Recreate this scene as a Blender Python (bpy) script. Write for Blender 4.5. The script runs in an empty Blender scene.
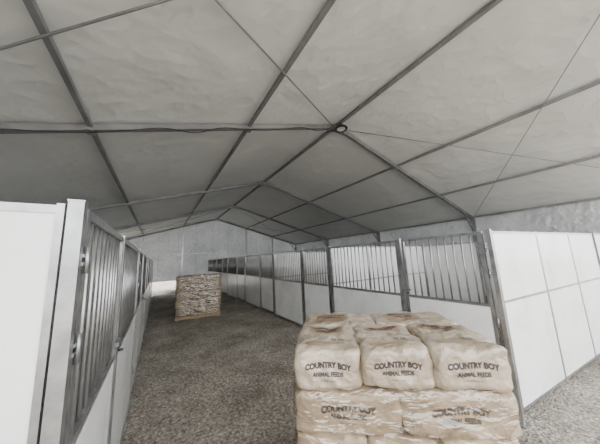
import bpy, bmesh, math, random
from mathutils import Vector, Matrix, noise
from mathutils.bvhtree import BVHTree
random.seed(3)
scene=bpy.context.scene
H=1.85
# ---------------------------------------------------------------- camera
def make_cam():
    Yc=Vector((-142,-43,228)).normalized()
    Zc=Vector((-73,1280,228)); Zc=(Zc-Yc*Zc.dot(Yc)).normalized()
    Xc=Vector(Zc).cross(Yc); 
    if Xc.x<0: Xc=-Xc
    right=Vector((Xc.x,Yc.x,Zc.x)); up=Vector((Xc.y,Yc.y,Zc.y)); fwd=Vector((Xc.z,Yc.z,Zc.z))
    cd=bpy.data.cameras.new('camera'); cd.sensor_width=36; cd.lens=228/600*36
    cd.clip_start=0.02
    o=bpy.data.objects.new('camera',cd); scene.collection.objects.link(o)
    M=Matrix((( right.x,up.x,-fwd.x,0),(right.y,up.y,-fwd.y,0),(right.z,up.z,-fwd.z,H),(0,0,0,1)))
    o.matrix_world=M
    scene.camera=o
make_cam()
# ---------------------------------------------------------------- materials
def newmat(name):
    m=bpy.data.materials.new(name); m.use_nodes=True
    nt=m.node_tree; b=nt.nodes['Principled BSDF']
    return m,nt,b
def noisy(nt,b,c1,c2,scale,detail=6,rough=.6,lo=.35,hi=.65,bump=0,bscale=None,bdist=.01,coord='Object',stretch=(1,1,1)):
    N=nt.nodes; L=nt.links
    tc=N.new('ShaderNodeTexCoord'); mp=N.new('ShaderNodeMapping'); mp.inputs['Scale'].default_value=stretch
    L.new(tc.outputs[coord],mp.inputs[0])
    n=N.new('ShaderNodeTexNoise'); n.inputs['Scale'].default_value=scale; n.inputs['Detail'].default_value=detail
    n.inputs['Roughness'].default_value=rough
    L.new(mp.outputs[0],n.inputs['Vector'])
    r=N.new('ShaderNodeValToRGB'); r.color_ramp.elements[0].position=lo; r.color_ramp.elements[1].position=hi
    r.color_ramp.elements[0].color=(*c1,1); r.color_ramp.elements[1].color=(*c2,1)
    L.new(n.outputs['Fac'],r.inputs[0]); L.new(r.outputs[0],b.inputs['Base Color'])
    if bump:
        n2=N.new('ShaderNodeTexNoise'); n2.inputs['Scale'].default_value=bscale or scale; n2.inputs['Detail'].default_value=5
        n2.inputs['Distortion'].default_value=.6
        L.new(mp.outputs[0],n2.inputs['Vector'])
        bp=N.new('ShaderNodeBump'); bp.inputs['Strength'].default_value=bump; bp.inputs['Distance'].default_value=bdist
        L.new(n2.outputs['Fac'],bp.inputs['Height']); L.new(bp.outputs[0],b.inputs['Normal'])
        return r,n,n2,bp,mp
    return r,n,None,None,mp
def crumple(nt,mp,prev,scale,strength,dist,warp=.35):
    """faceted crinkle bump (voronoi with warped coordinates)"""
    N=nt.nodes;L=nt.links
    nw=N.new('ShaderNodeTexNoise'); nw.inputs['Scale'].default_value=scale*.6; nw.inputs['Detail'].default_value=2
    L.new(mp.outputs[0],nw.inputs['Vector'])
    sc=N.new('ShaderNodeVectorMath'); sc.operation='SCALE'; sc.inputs['Scale'].default_value=warp
    L.new(nw.outputs['Color'],sc.inputs[0])
    ad=N.new('ShaderNodeVectorMath'); ad.operation='ADD'; L.new(mp.outputs[0],ad.inputs[0]); L.new(sc.outputs[0],ad.inputs[1])
    v1=N.new('ShaderNodeTexVoronoi'); v1.inputs['Scale'].default_value=scale; L.new(ad.outputs[0],v1.inputs['Vector'])
    v2=N.new('ShaderNodeTexVoronoi'); v2.inputs['Scale'].default_value=scale*2.3; L.new(ad.outputs[0],v2.inputs['Vector'])
    m=N.new('ShaderNodeMath'); m.operation='MULTIPLY_ADD'; m.inputs[1].default_value=.4
    L.new(v2.outputs['Distance'],m.inputs[0]); L.new(v1.outputs['Distance'],m.inputs[2])
    bp=N.new('ShaderNodeBump'); bp.inputs['Strength'].default_value=strength; bp.inputs['Distance'].default_value=dist
    L.new(m.outputs[0],bp.inputs['Height'])
    if prev: L.new(prev.outputs[0],bp.inputs['Normal'])
    return bp

def fabric(name,c1,c2,trans,tcol,bump=.6,bscale=2.2,rough=.45,bd=.03,seams=0,cr=(2.2,.5,.03)):
    m,nt,b=newmat(name); N=nt.nodes;L=nt.links
    r,n,n2,bp,mp=noisy(nt,b,c1,c2,.7,4,.5,.3,.7,bump,bscale,bd)
    b.inputs['Roughness'].default_value=rough
    n2.inputs['Detail'].default_value=3
    bp2=crumple(nt,mp,bp,*cr)
    L.new(bp2.outputs[0],b.inputs['Normal'])
    if seams:
        sx=N.new('ShaderNodeSeparateXYZ'); L.new(mp.outputs[0],sx.inputs[0])
        md=N.new('ShaderNodeMath'); md.operation='PINGPONG'; md.inputs[1].default_value=seams/2
        L.new(sx.outputs['X'],md.inputs[0])
        mr2=N.new('ShaderNodeMapRange'); mr2.inputs[1].default_value=0; mr2.inputs[2].default_value=.03; mr2.inputs[3].default_value=.65; mr2.inputs[4].default_value=1
        L.new(md.outputs[0],mr2.inputs[0])
        mm=N.new('ShaderNodeMix'); mm.data_type='RGBA'; mm.blend_type='MULTIPLY'; mm.inputs[0].default_value=1
        L.new(r.outputs[0],mm.inputs[6]); L.new(mr2.outputs[0],mm.inputs[7]); L.new(mm.outputs[2],b.inputs['Base Color'])
    t=N.new('ShaderNodeBsdfTranslucent'); t.inputs['Color'].default_value=(*tcol,1)
    L.new(bp2.outputs[0],t.inputs['Normal'])
    mx=N.new('ShaderNodeMixShader'); mx.inputs[0].default_value=trans
    out=[x for x in N if x.type=='OUTPUT_MATERIAL'][0]
    L.new(b.outputs[0],mx.inputs[1]); L.new(t.outputs[0],mx.inputs[2]); L.new(mx.outputs[0],out.inputs[0])
    return m
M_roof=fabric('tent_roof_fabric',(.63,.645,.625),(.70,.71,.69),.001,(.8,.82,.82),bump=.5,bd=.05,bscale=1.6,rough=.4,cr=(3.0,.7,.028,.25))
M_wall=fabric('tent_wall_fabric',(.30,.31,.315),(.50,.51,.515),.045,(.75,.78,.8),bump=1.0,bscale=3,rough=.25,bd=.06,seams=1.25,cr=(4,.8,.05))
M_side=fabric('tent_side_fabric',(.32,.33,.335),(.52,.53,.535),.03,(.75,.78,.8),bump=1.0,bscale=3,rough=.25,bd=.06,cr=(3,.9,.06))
m,nt,b=newmat('gravel_ground'); M_ground=m
N=nt.nodes;L=nt.links
tc=N.new('ShaderNodeTexCoord')
def nz(sc,de,ro=.6):
    n=N.new('ShaderNodeTexNoise'); n.inputs['Scale'].default_value=sc;n.inputs['Detail'].default_value=de;n.inputs['Roughness'].default_value=ro
    L.new(tc.outputs['Object'],n.inputs['Vector']); return n
na=nz(1.1,9,.75); nb=nz(26,7,.8)
vo=N.new('ShaderNodeTexVoronoi'); vo.inputs['Scale'].default_value=40; L.new(tc.outputs['Object'],vo.inputs['Vector'])
r1=N.new('ShaderNodeValToRGB'); r1.color_ramp.elements[0].position=.35; r1.color_ramp.elements[1].position=.66
r1.color_ramp.elements[0].color=(.18,.158,.13,1); r1.color_ramp.elements[1].color=(.48,.43,.37,1)
L.new(na.outputs['Fac'],r1.inputs[0])
r2=N.new('ShaderNodeValToRGB'); r2.color_ramp.elements[0].position=.34; r2.color_ramp.elements[1].position=.70
r2.color_ramp.elements[0].color=(.22,.22,.22,1); r2.color_ramp.elements[1].color=(1.8,1.8,1.8,1)
L.new(nb.outputs['Fac'],r2.inputs[0])
mx=N.new('ShaderNodeMix'); mx.data_type='RGBA'; mx.blend_type='MULTIPLY'; mx.inputs[0].default_value=1
L.new(r1.outputs[0],mx.inputs[6]); L.new(r2.outputs[0],mx.inputs[7])
vb=N.new('ShaderNodeRGBToBW'); L.new(vo.outputs['Color'],vb.inputs[0])
mx2=N.new('ShaderNodeMix'); mx2.data_type='RGBA'; mx2.blend_type='OVERLAY'; mx2.inputs[0].default_value=.5
L.new(mx.outputs[2],mx2.inputs[6]); L.new(vb.outputs[0],mx2.inputs[7])
L.new(mx2.outputs[2],b.inputs['Base Color']); b.inputs['Roughness'].default_value=.95
bp=N.new('ShaderNodeBump'); bp.inputs['Strength'].default_value=1; bp.inputs['Distance'].default_value=.025
ad=N.new('ShaderNodeMath'); ad.operation='ADD'; L.new(nb.outputs['Fac'],ad.inputs[0]); L.new(vo.outputs['Distance'],ad.inputs[1])
L.new(ad.outputs[0],bp.inputs['Height']); L.new(bp.outputs[0],b.inputs['Normal'])

m,nt,b=newmat('galvanized_steel'); M_galv=m
noisy(nt,b,(.24,.245,.25),(.42,.425,.43),9,5,.6,.3,.7,.15,30,.002)
b.inputs['Metallic'].default_value=.8; b.inputs['Roughness'].default_value=.3
m,nt,b=newmat('aluminium_beam'); M_beam=m
noisy(nt,b,(.20,.205,.21),(.28,.285,.29),2,4)
b.inputs['Metallic'].default_value=.4; b.inputs['Roughness'].default_value=.5
m,nt,b=newmat('white_stall_panel'); M_panel=m
noisy(nt,b,(.60,.61,.60),(.76,.77,.765),1.6,8,.65,.3,.55,.08,3,.01)
b.inputs['Roughness'].default_value=.22
m,nt,b=newmat('black_rubber'); M_black=m
b.inputs['Base Color'].default_value=(.02,.02,.022,1); b.inputs['Roughness'].default_value=.6
m,nt,b=newmat('pallet_wood'); M_wood=m
noisy(nt,b,(.22,.15,.09),(.42,.31,.2),6,6,.6,.3,.7,.3,20,.004,stretch=(1,8,8))
m,nt,b=newmat('paper_feed_bag'); M_bag=m
r_,n_,n2_,bp_,mp_=noisy(nt,b,(.235,.185,.13),(.45,.375,.285),3.2,7,.65,.3,.7,.8,9,.03)
bpc=crumple(nt,mp_,bp_,9,.6,.025,.06); nt.links.new(bpc.outputs[0],b.inputs['Normal'])
b.inputs['Roughness'].default_value=.3
b.inputs['Coat Weight'].default_value=.8; b.inputs['Coat Roughness'].default_value=.1
nt.links.new(bpc.outputs[0],b.inputs['Coat Normal'])
m,nt,b=newmat('paper_feed_bag_band'); M_bag2=m
noisy(nt,b,(.17,.115,.075),(.28,.2,.13),6,6,.6,.3,.7,.4,11,.015)
b.inputs['Roughness'].default_value=.35
m,nt,b=newmat('printed_ink'); M_ink=m
b.inputs['Base Color'].default_value=(.035,.025,.025,1); b.inputs['Roughness'].default_value=.5
m,nt,b=newmat('lamp_glass'); M_lamp=m
b.inputs['Base Color'].default_value=(.6,.6,.6,1); b.inputs['Roughness'].default_value=.2
def film(name,lo,hi,glossy,cs):
    m,nt,b=newmat(name)
    N=nt.nodes;L=nt.links
    r,n,n2,bp,mp=noisy(nt,b,(.5,.42,.33),(.85,.80,.73),4,5,.6,.3,.7,.7,4,.08,stretch=(1,1,2.5))
    n2.inputs['Distortion'].default_value=1.2; n2.inputs['Detail'].default_value=2
    bpc=crumple(nt,mp,bp,4.5,cs,.05,.12)
    L.new(bpc.outputs[0],b.inputs['Normal'])
    b.inputs['Roughness'].default_value=.15
    tr=N.new('ShaderNodeBsdfTransparent'); tr.inputs[0].default_value=(.92,.87,.80,1)
    mx=N.new('ShaderNodeMixShader')
    rr=N.new('ShaderNodeMapRange'); rr.inputs[1].default_value=.5; rr.inputs[2].default_value=.75; rr.inputs[3].default_value=lo; rr.inputs[4].default_value=hi
    L.new(n.outputs['Fac'],rr.inputs[0]); L.new(rr.outputs[0],mx.inputs[0])
    gl=N.new('ShaderNodeBsdfGlossy'); gl.inputs['Roughness'].default_value=.09; L.new(bpc.outputs[0],gl.inputs['Normal'])
    mxg=N.new('ShaderNodeMixShader'); mxg.inputs[0].default_value=glossy
    out=[x for x in N if x.type=='OUTPUT_MATERIAL'][0]
    L.new(tr.outputs[0],mx.inputs[1]); L.new(b.outputs[0],mx.inputs[2])
    L.new(mx.outputs[0],mxg.inputs[1]); L.new(gl.outputs[0],mxg.inputs[2]); L.new(mxg.outputs[0],out.inputs[0])
    return m
M_film=film('stretch_film',.0,.08,.13,.6)
M_film2=film('stretch_film_dense',.02,.35,.14,.3)

# ---------------------------------------------------------------- mesh builder
class MB:
    def __init__(s): s.v=[];s.f=[];s.m=[];s.mats=[];s.sm=[]
    def mi(s,mat):
        if mat not in s.mats: s.mats.append(mat)
        return s.mats.index(mat)
    def box(s,x0,x1,y0,y1,z0,z1,mat):
        k=len(s.v); i=s.mi(mat)
        s.v+=[(x0,y0,z0),(x1,y0,z0),(x1,y1,z0),(x0,y1,z0),(x0,y0,z1),(x1,y0,z1),(x1,y1,z1),(x0,y1,z1)]
        for f in [(3,2,1,0),(4,5,6,7),(0,1,5,4),(1,2,6,5),(2,3,7,6),(3,0,4,7)]:
            s.f.append([k+a for a in f]); s.m.append(i); s.sm.append(False)
    def tube(s,p,q,r,mat,n=8):
        p=Vector(p);q=Vector(q); d=(q-p).normalized()
        a=d.orthogonal().normalized(); c=d.cross(a); k=len(s.v); i=s.mi(mat)
        for P in (p,q):
            for j in range(n):
                t=2*math.pi*j/n; s.v.append(tuple(P+a*(r*math.cos(t))+c*(r*math.sin(t))))
        for j in range(n):
            s.f.append([k+j,k+(j+1)%n,k+n+(j+1)%n,k+n+j]); s.m.append(i); s.sm.append(True)
        s.f.append([k+n-1-j for j in range(n)]); s.m.append(i); s.sm.append(False)
        s.f.append([k+n+j for j in range(n)]); s.m.append(i); s.sm.append(False)
    def beam(s,p,q,w,h,mat,up=(0,0,1)):
        p=Vector(p);q=Vector(q); d=(q-p).normalized(); side=d.cross(Vector(up)).normalized(); u=side.cross(d)
        k=len(s.v); i=s.mi(mat)
        for P in (p,q):
            for a,c in ((-1,-1),(1,-1),(1,0),(-1,0)):
                s.v.append(tuple(P+side*(a*w/2)+u*(c*h)))
        for f in [(0,1,2,3),(7,6,5,4),(0,4,5,1),(1,5,6,2),(2,6,7,3),(3,7,4,0)]:
            s.f.append([k+a for a in f]); s.m.append(i); s.sm.append(False)
    def obj(s,name,parent=None,bevel=0):
        me=bpy.data.meshes.new(name); me.from_pydata(s.v,[],s.f)
        for mt in s.mats: me.materials.append(mt)
        for p,i,sm in zip(me.polygons,s.m,s.sm): p.material_index=i; p.use_smooth=sm
        me.update()
        o=bpy.data.objects.new(name,me); scene.collection.objects.link(o)
        if parent: o.parent=parent
        return o
# ---------------------------------------------------------------- tent dims
RX=4.03; A=3.6; RZ=H+A; HW=7.5; EZ=H+1.44
XL=RX-HW; XR=RX+HW; SL=(RZ-EZ)/HW
FY=[-.70,4.36,9.42,14.48,19.54]
Y0,Y1=FY[0]-.1,FY[-1]+.06
def rz(x): return RZ-SL*abs(x-RX)
bm=bmesh.new()
bmesh.ops.create_grid(bm,x_segments=2,y_segments=2,size=45)
me=bpy.data.meshes.new('floor'); bm.to_mesh(me); me.materials.append(M_ground)
o=bpy.data.objects.new('floor',me); o.location=(4,5,0); scene.collection.objects.link(o)
def grid_mesh(name,fn,nu,nv,mat,skip=None):
    vs=[];fs=[]
    for i in range(nu+1):
        for j in range(nv+1): vs.append(fn(i/nu,j/nv))
    for i in range(nu):
        for j in range(nv):
            a=i*(nv+1)+j
            if skip and skip(vs[a]): continue
            fs.append((a,a+nv+1,a+nv+2,a+1))
    me=bpy.data.meshes.new(name); me.from_pydata(vs,[],fs); me.materials.append(mat)
    for p in me.polygons: p.use_smooth=True
    o=bpy.data.objects.new(name,me); scene.collection.objects.link(o)
    return o
def roof_fn(u,v):
    x=XL-.16+u*(XR-XL+.32); y=Y0+v*(Y1+.22-Y0)
    ph=(y-FY[1])/5.06; px=(x-RX)/2.5
    b=abs(math.sin(math.pi*ph))**.5*abs(math.sin(math.pi*px))**.5
    if x<XL or x>XR or y>FY[-1]: b=0
    z=rz(x)+.02+b*(.05+.05*noise.noise(Vector((x*.9,y*.5,0)))+.03*noise.noise(Vector((x*2,y*1.5,5))))
    return (x,y,z)
grid_mesh('ceiling',roof_fn,180,240,M_roof)
def wavy(x,y,z,ax):
    return .05*noise.noise(Vector((x*.8,y*.8,z*.8)))+.02*noise.noise(Vector((x*2.5,y*2.5,z*1.2)))
def far_fn(u,v):
    x=XL-.1+u*(XR-XL+.2)
    zb=.03+(.62 if -.6<x<1.6 else 0)
    z=zb+v*(rz(x)+.02-zb)
    return (x,Y1+.1+wavy(x,0,z,1)*(1-v),z)
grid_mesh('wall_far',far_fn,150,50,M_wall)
def side_fn(X,s):
    def f(u,v):
        y=FY[0]+u*(Y1+.1-FY[0]); z=.02+v*(EZ-.02)
        return (X+s*(.08+.5*abs(wavy(0,y,z,0))*(1-v)),y,z)
    return f
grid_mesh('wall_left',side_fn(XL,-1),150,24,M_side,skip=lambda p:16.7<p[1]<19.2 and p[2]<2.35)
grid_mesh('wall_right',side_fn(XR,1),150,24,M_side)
# frame
mb=MB()
BW,BH=.095,.10
for i,y in enumerate(FY):
    w,h=(BW,BH)
    mb.beam((XL,y,EZ),(RX,y,RZ),w,h,M_beam)
    mb.beam((RX,y,RZ),(XR,y,EZ),w,h,M_beam)
    for X in (XL,XR):
        mb.box(X-.06,X+.06,y-.08,y+.08,0,EZ-.02,M_beam)
        mb.box(X-.15,X+.15,y-.15,y+.15,0,.015,M_beam)
        s=1 if X<RX else -1
        mb.beam((X,y,EZ-.6),(X+s*.6,y,EZ+.6*SL-.1),.05,.06,M_beam)
    for dy in (-.06,.05):
        k=len(mb.v); gi=mb.mi(M_galv)
        pts=[(RX-.3,rz(RX-.3)-.02),(RX,RZ-.02),(RX+.3,rz(RX+.3)-.02),(RX+.3,rz(RX+.3)-.12),(RX,RZ-.17),(RX-.3,rz(RX-.3)-.12)]
        for yy in (y+dy,y+dy+.01):
            for a,c in pts: mb.v.append((a,yy,c))
        n=6
        mb.f.append([k+j for j in range(n)]);mb.m.append(gi);mb.sm.append(False)
        mb.f.append([k+n+n-1-j for j in range(n)]);mb.m.append(gi);mb.sm.append(False)
        for j in range(n):
            mb.f.append([k+j,k+n+j,k+n+(j+1)%n,k+(j+1)%n]);mb.m.append(gi);mb.sm.append(False)
        for a in (-.22,-.1,.1,.22):
            zz=rz(RX+a)-.07
            mb.tube((RX+a,y+dy-.006,zz),(RX+a,y+dy+.018,zz),.012,M_galv,6)
for k in (-3,-2,-1,0,1,2,3):
    x=RX+2.5*k
    ww=.06 if k else .08
    mb.beam((x,FY[0],rz(x)),(x,FY[-1],rz(x)),ww,.06,M_beam)
    for y in FY:
        mb.box(x-.05,x+.05,y-.08,y+.08,rz(x)-.125,rz(x)-.112,M_galv)
for x in (RX-5,RX-2.5,RX+2.5,RX+5):
    mb.box(x-.04,x+.04,FY[-1]-.05,FY[-1]+.05,0,rz(x)-.1,M_galv)
mb.box(XL,XR,FY[-1]-.025,FY[-1]+.025,2.56,2.6,M_galv)
frame=mb.obj('tent_frame')
mb=MB()
def brace(xa,ya,xb,yb,r):
    mb.tube((xa,ya,rz(xa)-.08),(xb,yb,rz(xb)-.08),r,M_beam,8)
for (ya,yb) in ((FY[0],FY[1]),(FY[3],FY[4])):
    for s in (-1,1):
        r=.013 if s<0 else .008
        brace(RX+s*.05,ya,RX+s*HW,yb,r)
        brace(RX+s*HW,ya,RX+s*.05,yb,r)
mb.obj('bracing_cable',frame)
def curve(name,pts,r,mat,parent=None):
    cu=bpy.data.curves.new(name,'CURVE'); cu.dimensions='3D'; cu.bevel_depth=r; cu.bevel_resolution=2
    sp=cu.splines.new('BEZIER'); sp.bezier_points.add(len(pts)-1)
    for bp_,p in zip(sp.bezier_points,pts):
        bp_.co=p; bp_.handle_left_type=bp_.handle_right_type='AUTO'
    cu.materials.append(mat)
    o=bpy.data.objects.new(name,cu); scene.collection.objects.link(o)
    if parent: o.parent=parent
    return o
y=FY[1]-.07
pts=[]
for i in range(16):
    x=RX-.2-i*.48
    pts.append((x,y,rz(x)-.10-(.06*(i%3==1))-(.03*(i%2))))
curve('power_cable',pts,.008,M_black,frame)
bm=bmesh.new()
segs=20
def lathe(prof,mats):
    rings=[]
    for r_,z_ in prof:
        rings.append([bm.verts.new((max(r_,.0005)*math.cos(2*math.pi*j/segs),max(r_,.0005)*math.sin(2*math.pi*j/segs),z_)) for j in range(segs)])
    for a in range(len(rings)-1):
        for j in range(segs):
            f=bm.faces.new((rings[a][j],rings[a][(j+1)%segs],rings[a+1][(j+1)%segs],rings[a+1][j])); f.smooth=True
            f.material_index=mats[a]
lathe([(0,.0),(.02,.0),(.02,-.06),(.07,-.07),(.08,-.11),(.15,-.13),(.175,-.165),(.165,-.18),(.12,-.18),(.11,-.175),(0,-.175)],[0]*9+[1])
bmesh.ops.recalc_face_normals(bm,faces=bm.faces)
me=bpy.data.meshes.new('high_bay_lamp'); bm.to_mesh(me); me.materials.append(M_black); me.materials.append(M_lamp)
o=bpy.data.objects.new('high_bay_lamp',me); o.location=(RX-.02,FY[1]-.22,RZ-.065); scene.collection.objects.link(o)
# ---------------------------------------------------------------- stalls
ST=2.08; KP=1.2; DOOR=1.22; PAN=1.83; BAY=DOOR+PAN
def tubes_rect_y(mb,x,y0,y1,z0,z1,t):
    h=t/2
    mb.box(x-h,x+h,y0,y0+t,z0,z1,M_galv); mb.box(x-h,x+h,y1-t,y1,z0,z1,M_galv)
    mb.box(x-h,x+h,y0+t,y1-t,z0,z0+t,M_galv); mb.box(x-h,x+h,y0+t,y1-t,z1-t,z1,M_galv)
def front_section(mb,x,y0,y1,t=.04,zb=.06,kp=KP):
    tubes_rect_y(mb,x,y0,y1,zb,ST,t)
    mb.box(x-t/2,x+t/2,y0+t,y1-t,kp-t/2,kp+t/2,M_galv)
    mb.box(x-.014,x+.014,y0+t-.005,y1-t+.005,zb+t-.005,kp-t/2+.005,M_panel)
    n=int(round((y1-y0-2*t)/.105))
    for i in range(1,n):
        yy=y0+t+(y1-y0-2*t)*i/n
        mb.tube((x,yy,kp),(x,yy,ST-t/2),.0115,M_galv,8)
def cross_panel(mb,y,x0,x1,t=.035,split=3,zb=.06,mid=1.25,skew=0,xs=0):
    k0=len(mb.v)
    h=t/2
    w=(x1-x0)/split
    if skew: zb=.12
    for i in range(split):
        a=x0+i*w; c=a+w
        mb.box(a,a+t*.6,y-h,y+h,zb,ST,M_galv); mb.box(c-t*.6,c,y-h,y+h,zb,ST,M_galv)
        for z in (zb,mid-h,ST-t): mb.box(a+t*.6,c-t*.6,y-h,y+h,z,z+t*.8,M_galv)
        mb.box(a+t*.6-.004,c-t*.6+.004,y-.013,y+.013,zb+t*.8-.004,ST-t+.004,M_panel)
    if skew:
        for q in range(k0,len(mb.v)):
            x_,y_,z_=mb.v[q]; mb.v[q]=(x_,y_-(x_-xs)*skew,z_)
def stall(xf,xb,y0,backs=True,skew=0,xs=0):
    mb=MB(); s=1 if xb>xf else -1
    g=.008
    for yy in (y0,y0+DOOR):
        mb.box(xf-.022,xf+.022,yy-.022,yy+.022,0,ST+.01,M_galv)
        mb.box(xf-.06,xf+.06,yy-.05,yy+.05,0,.012,M_galv)
        mb.box(xf-.024,xf+.024,yy-.024,yy+.024,ST+.01,ST+.016,M_galv)
    d0,d1=(y0,y0+DOOR)
    p0,p1=(y0+DOOR,y0+BAY)
    front_section(mb,xf,p0+.022+g,p1-.022-g)
    front_section(mb,xf,d0+.022+.045,d1-.022-.025,t=.036,zb=.1)
    for z in (.4,1.0,1.55,1.86):
        mb.box(xf-.026,xf+.026,d0+.018,d0+.08,z,z+.012,M_galv)
        mb.box(xf-.026,xf+.026,d0+.018,d0+.08,z+.03,z+.042,M_galv)
        mb.tube((xf-s*.03,d0+.044,z-.03),(xf-s*.03,d0+.044,z+.07),.009,M_galv,8)
    mb.box(xf-.045 if s>0 else xf+.02,xf-.02 if s>0 else xf+.045,d1-.13,d1+.02,1.28,1.31,M_galv)
    mb.tube((xf-s*.04,d1-.1,1.25),(xf-s*.07,d1-.1,1.25),.01,M_black,6)
    a,c=sorted((xf+s*.03,xb-s*.02))
    cross_panel(mb,y0,a,c,skew=skew,xs=xs)
    if backs:
        x=xb
        for i in range(2):
            q0=y0+.03+i*(BAY/2); q1=q0+BAY/2-.03
            tubes_rect_y(mb,x,q0,q1,.06,ST,.036)
            mb.box(x-.01,x+.01,q0+.03,q1-.03,.09,ST-.03,M_panel)
    return mb
XA=-.26; XB=3.38; DEP=3.75
YR=1.14; YL=1.12
NR=6; NL=5
for i in range(NR):
    mb=stall(XB,XB+DEP,YR+i*BAY,skew=.09 if i==0 else 0,xs=XB)
    if i==NR-1:
        cross_panel(mb,YR+NR*BAY-.03,XB+.035,XB+DEP-.02)
        mb.box(XB-.025,XB+.025,YR+NR*BAY-.05,YR+NR*BAY,0,ST+.03,M_galv)
    mb.obj('horse_stall')
for i in range(NL):
    mb=stall(XA,XL+.22,YL+i*BAY)
    if i==NL-1:
        cross_panel(mb,YL+NL*BAY-.03,XL+.25,XA-.035)
        mb.box(XA-.025,XA+.025,YL+NL*BAY-.05,YL+NL*BAY,0,ST+.03,M_galv)
    mb.obj('horse_stall')
for i in range(NR):
    mb=stall(XB+2*DEP+.02,XB+DEP+.06,YR+i*BAY,backs=False,skew=.09 if i==0 else 0,xs=XB)
    mb.obj('horse_stall')
# ---------------------------------------------------------------- feed pallets
def bag_mesh(cx,cy,cz,w,d,h,seed):
    bm=bmesh.new(); n=18
    bmesh.ops.create_cube(bm,size=2)
    bmesh.ops.subdivide_edges(bm,edges=bm.edges[:],cuts=n,use_grid_fill=True)
    for v in bm.verts:
        x,y,z=v.co
        p=10
        k=(abs(x)**p+abs(y)**p+abs(z)**p)**(1/p)
        x,y,z=x/k,y/k,z/k
        th=1-.05*(max(abs(x),abs(y))**4)
        z*=th
        X=x*w/2*1.02; Y=y*d/2*1.02; Z=z*h/2*1.03
        nv=noise.noise_vector(Vector((X*5+seed*7.3,Y*5,Z*5)))
        n2=noise.noise_vector(Vector((X*14+seed*3.1,Y*14,Z*14)))
        X+=nv.x*.024+n2.x*.013; Y+=nv.y*.024+n2.y*.013; Z+=nv.z*.02+n2.z*.015
        v.co=(X+cx,Y+cy,Z+cz)
    bm.normal_update()
    return bm
def txt_mesh(s,size,bold=.0):
    cu=bpy.data.curves.new('t','FONT'); cu.body=s; cu.size=size; cu.align_x='CENTER'; cu.align_y='CENTER'; cu.offset=bold
    cu.resolution_u=3
    o=bpy.data.objects.new('t',cu); scene.collection.objects.link(o)
    bpy.context.view_layer.update()
    me=bpy.data.meshes.new_from_object(o.evaluated_get(bpy.context.evaluated_depsgraph_get()))
    scene.collection.objects.unlink(o); bpy.data.objects.remove(o)
    bm=bmesh.new(); bm.from_mesh(me); bmesh.ops.triangulate(bm,faces=bm.faces[:])
    bmesh.ops.subdivide_edges(bm,edges=[e for e in bm.edges if e.calc_length()>size*.25],cuts=3)
    bmesh.ops.triangulate(bm,faces=bm.faces[:])
    V=[v.co.copy() for v in bm.verts]; F=[[v.index for v in f.verts] for f in bm.faces]
    bm.free(); return V,F
T1=txt_mesh('COUNTRY BOY',.050,.0028); T2=txt_mesh('ANIMAL FEEDS',.037,.0018); T3=txt_mesh('50 LB',.05,.001); T4=txt_mesh('all natural grain',.016)
def rect_mesh(w,h,n=14):
    V=[];F=[]
    for i in range(n+1):
        for j in range(n+1): V.append(Vector((-w/2+w*i/n,-h/2+h*j/n,0)))
    for i in range(n):
        for j in range(n):
            a=i*(n+1)+j; F.append([a,a+n+1,a+n+2,a+1])
    return V,F
def project(mb,bvh,VF,mapf,dirv,off,mat=None):
    V,F=VF; k=len(mb.v); ok=[]
    for v in V:
        o_=mapf(v); hit=bvh.ray_cast(o_,dirv)
        if hit[0] is None: ok.append(False); mb.v.append(tuple(o_))
        else: ok.append(True); mb.v.append(tuple(hit[0]-dirv*off))
    i=mb.mi(mat or M_ink)
    for f in F:
        if all(ok[a] for a in f):
            mb.f.append([k+a for a in f]); mb.m.append(i); mb.sm.append(mat is not None)
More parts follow.
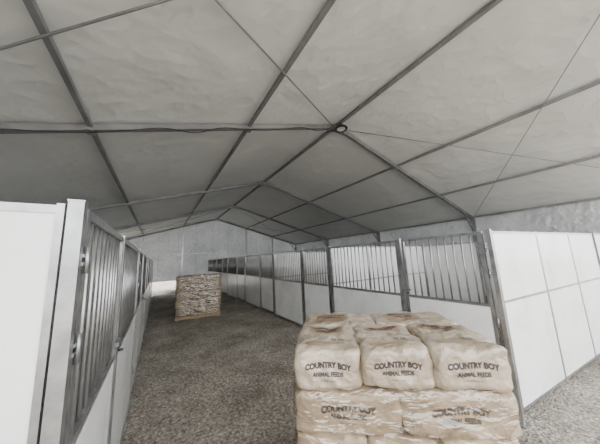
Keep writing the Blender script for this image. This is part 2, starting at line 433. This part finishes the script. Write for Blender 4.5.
def feed_pallet(loc,rot,layers,W=1.28,D=1.02,lh=.27,text=True,film_to=None,seed=0,fm=None):
    e=bpy.data.objects.new('feed_bag_pallet',None); scene.collection.objects.link(e)
    e.location=loc; e.rotation_euler=(0,0,rot)
    mb=MB()
    for yy in (-D/2+.03,0,D/2-.03):
        mb.box(-W/2,W/2,yy-.025,yy+.025,.018,.105,M_wood)
    for i in range(7):
        x=-W/2+.01+i*(W-.12)/6
        mb.box(x,x+.1,-D/2,D/2,.105,.125,M_wood)
    for i in (0,3,6):
        x=-W/2+.01+i*(W-.12)/6
        mb.box(x,x+.1,-D/2,D/2,0,.018,M_wood)
    mb.obj('wooden_pallet',e)
    inks=MB()
    allv=MB(); bi=allv.mi(M_bag)
    for L_ in range(layers):
        z=.125+lh*(L_+.5)*.985
        top=(layers-1-L_)%2==0
        long_=.60; sh=D-long_
        cells=[]
        if top:
            for i in range(3): cells.append((-W/2+W/3*(i+.5),-D/2+long_/2,W/3,long_,True))
            for i in range(2): cells.append((-W/2+W/2*(i+.5),D/2-sh/2,W/2,sh,False))
        else:
            for i in range(2): cells.append((-W/2+W/2*(i+.5),-D/2+sh/2,W/2,sh,True))
            for i in range(3): cells.append((-W/2+W/3*(i+.5),D/2-long_/2,W/3,long_,False))
        for ci,(cx,cy,w,d,fr) in enumerate(cells):
            seed+=1
            jx=random.uniform(-.008,.008); jy=random.uniform(-.012,.012)
            bm=bag_mesh(cx+jx,cy+jy,z+random.uniform(-.004,.004),w,d,lh,seed)
            k=len(allv.v)
            bm.verts.index_update()
            for v in bm.verts: allv.v.append(tuple(v.co))
            for f in bm.faces:
                allv.f.append([k+v.index for v in f.verts]); allv.sm.append(True); allv.m.append(bi)
            if text:
                bvh=BVHTree.FromBMesh(bm)
                if fr:
                    sc=1.0 if top else 1.15
                    dy=Vector((0,1,0))
                    project(inks,bvh,T1,lambda v:Vector((cx+v.x*sc*.88,-2,z+.035+(v.y-v.x*v.x*.5)*sc)),dy,.004)
                    project(inks,bvh,T2,lambda v:Vector((cx+v.x*sc*.85,-2,z-.022+v.y*sc)),dy,.004)
                    project(inks,bvh,T4,lambda v:Vector((cx+v.x*sc,-2,z-.06+v.y*sc)),dy,.004)
                if L_==layers-1:
                    dz=Vector((0,0,-1))
                    if w<d:
                        project(inks,bvh,rect_mesh(w*.62,d*.2),lambda v:Vector((cx+v.x,cy+.13+v.y,4)),dz,.003,M_bag2)
                        project(inks,bvh,T1,lambda v:Vector((cx+v.x*.7,cy+.145+v.y,4)),dz,.006)
                        project(inks,bvh,T2,lambda v:Vector((cx+v.x*.7,cy+.10+v.y,4)),dz,.006)
                        project(inks,bvh,T4,lambda v:Vector((cx+v.x,cy+.02+v.y,4)),dz,.004)
                        project(inks,bvh,T3,lambda v:Vector((cx+v.x*.8+.08,cy-.12+v.y,4)),dz,.004)
                        project(inks,bvh,rect_mesh(w*.5,.035),lambda v:Vector((cx+v.x-.04,cy-.19+v.y,4)),dz,.003,M_bag2)
                    else:
                        project(inks,bvh,rect_mesh(w*.45,d*.5),lambda v:Vector((cx+v.x-.06,cy+v.y,4)),dz,.003,M_bag2)
                        project(inks,bvh,T1,lambda v:Vector((cx-.06+v.x*.75,cy+.04+v.y,4)),dz,.006)
                        project(inks,bvh,T2,lambda v:Vector((cx-.06+v.x*.75,cy-.03+v.y,4)),dz,.006)
            bm.free()
    allv.obj('feed_bags',e)
    if text: inks.obj('bag_print',e)
    ztop=.125+lh*(film_to if film_to is not None else layers-1)
    vs=[];fs=[]; nu,nv=220,int(40*ztop); 
    zlo=.13 if fm else .06
    def rr_pt(t):
        a=2*math.pi*t; c,s_=math.cos(a),math.sin(a); p=9
        k=(abs(c)**p+abs(s_)**p)**(-1/p)
        return c*k,s_*k
    for j in range(nv+1):
        z=zlo+(ztop-zlo)*j/nv
        lz=((z-.125)/lh)%1.0
        pin=-.012*abs(2*lz-1)**2 if z>.125 else -.02
        for i in range(nu):
            x,y=rr_pt(i/nu)
            dsp=.012*noise.noise(Vector((x*3,y*3,z*9+seed)))+.006*noise.noise(Vector((x*8,y*8,z*18)))
            vs.append((x*(W/2+.038+pin+dsp),y*(D/2+.038+pin+dsp),z+.02*noise.noise(Vector((x*2,y*2,3)))*(j/nv)))
    for j in range(nv):
        for i in range(nu):
            fs.append((j*nu+i,j*nu+(i+1)%nu,(j+1)*nu+(i+1)%nu,(j+1)*nu+i))
    me=bpy.data.meshes.new('stretch_film'); me.from_pydata(vs,[],fs); me.materials.append(fm or M_film)
    for p in me.polygons: p.use_smooth=True
    o=bpy.data.objects.new('stretch_film',me); scene.collection.objects.link(o); o.parent=e
    return e
feed_pallet((1.74,1.52,0),math.radians(-38),4,W=1.42,D=1.06,lh=.275,film_to=3.1)
feed_pallet((1.32,9.3,0),math.radians(-8),5,W=1.42,lh=.262,film_to=5,seed=60,fm=M_film2)
# ---------------------------------------------------------------- light
w=bpy.data.worlds.new('overcast'); scene.world=w; w.use_nodes=True
nt=w.node_tree; bg=nt.nodes['Background']
bg.inputs['Color'].default_value=(.975,.99,1,1); bg.inputs['Strength'].default_value=6.4
s=bpy.data.lights.new('sun','SUN'); s.energy=14; s.angle=math.radians(4); s.color=(1,.97,.93)
so=bpy.data.objects.new('sun',s); scene.collection.objects.link(so)
so.rotation_euler=Vector((1,.15,-.62)).to_track_quat('-Z','Y').to_euler()
so.location=(-5,-5,12)
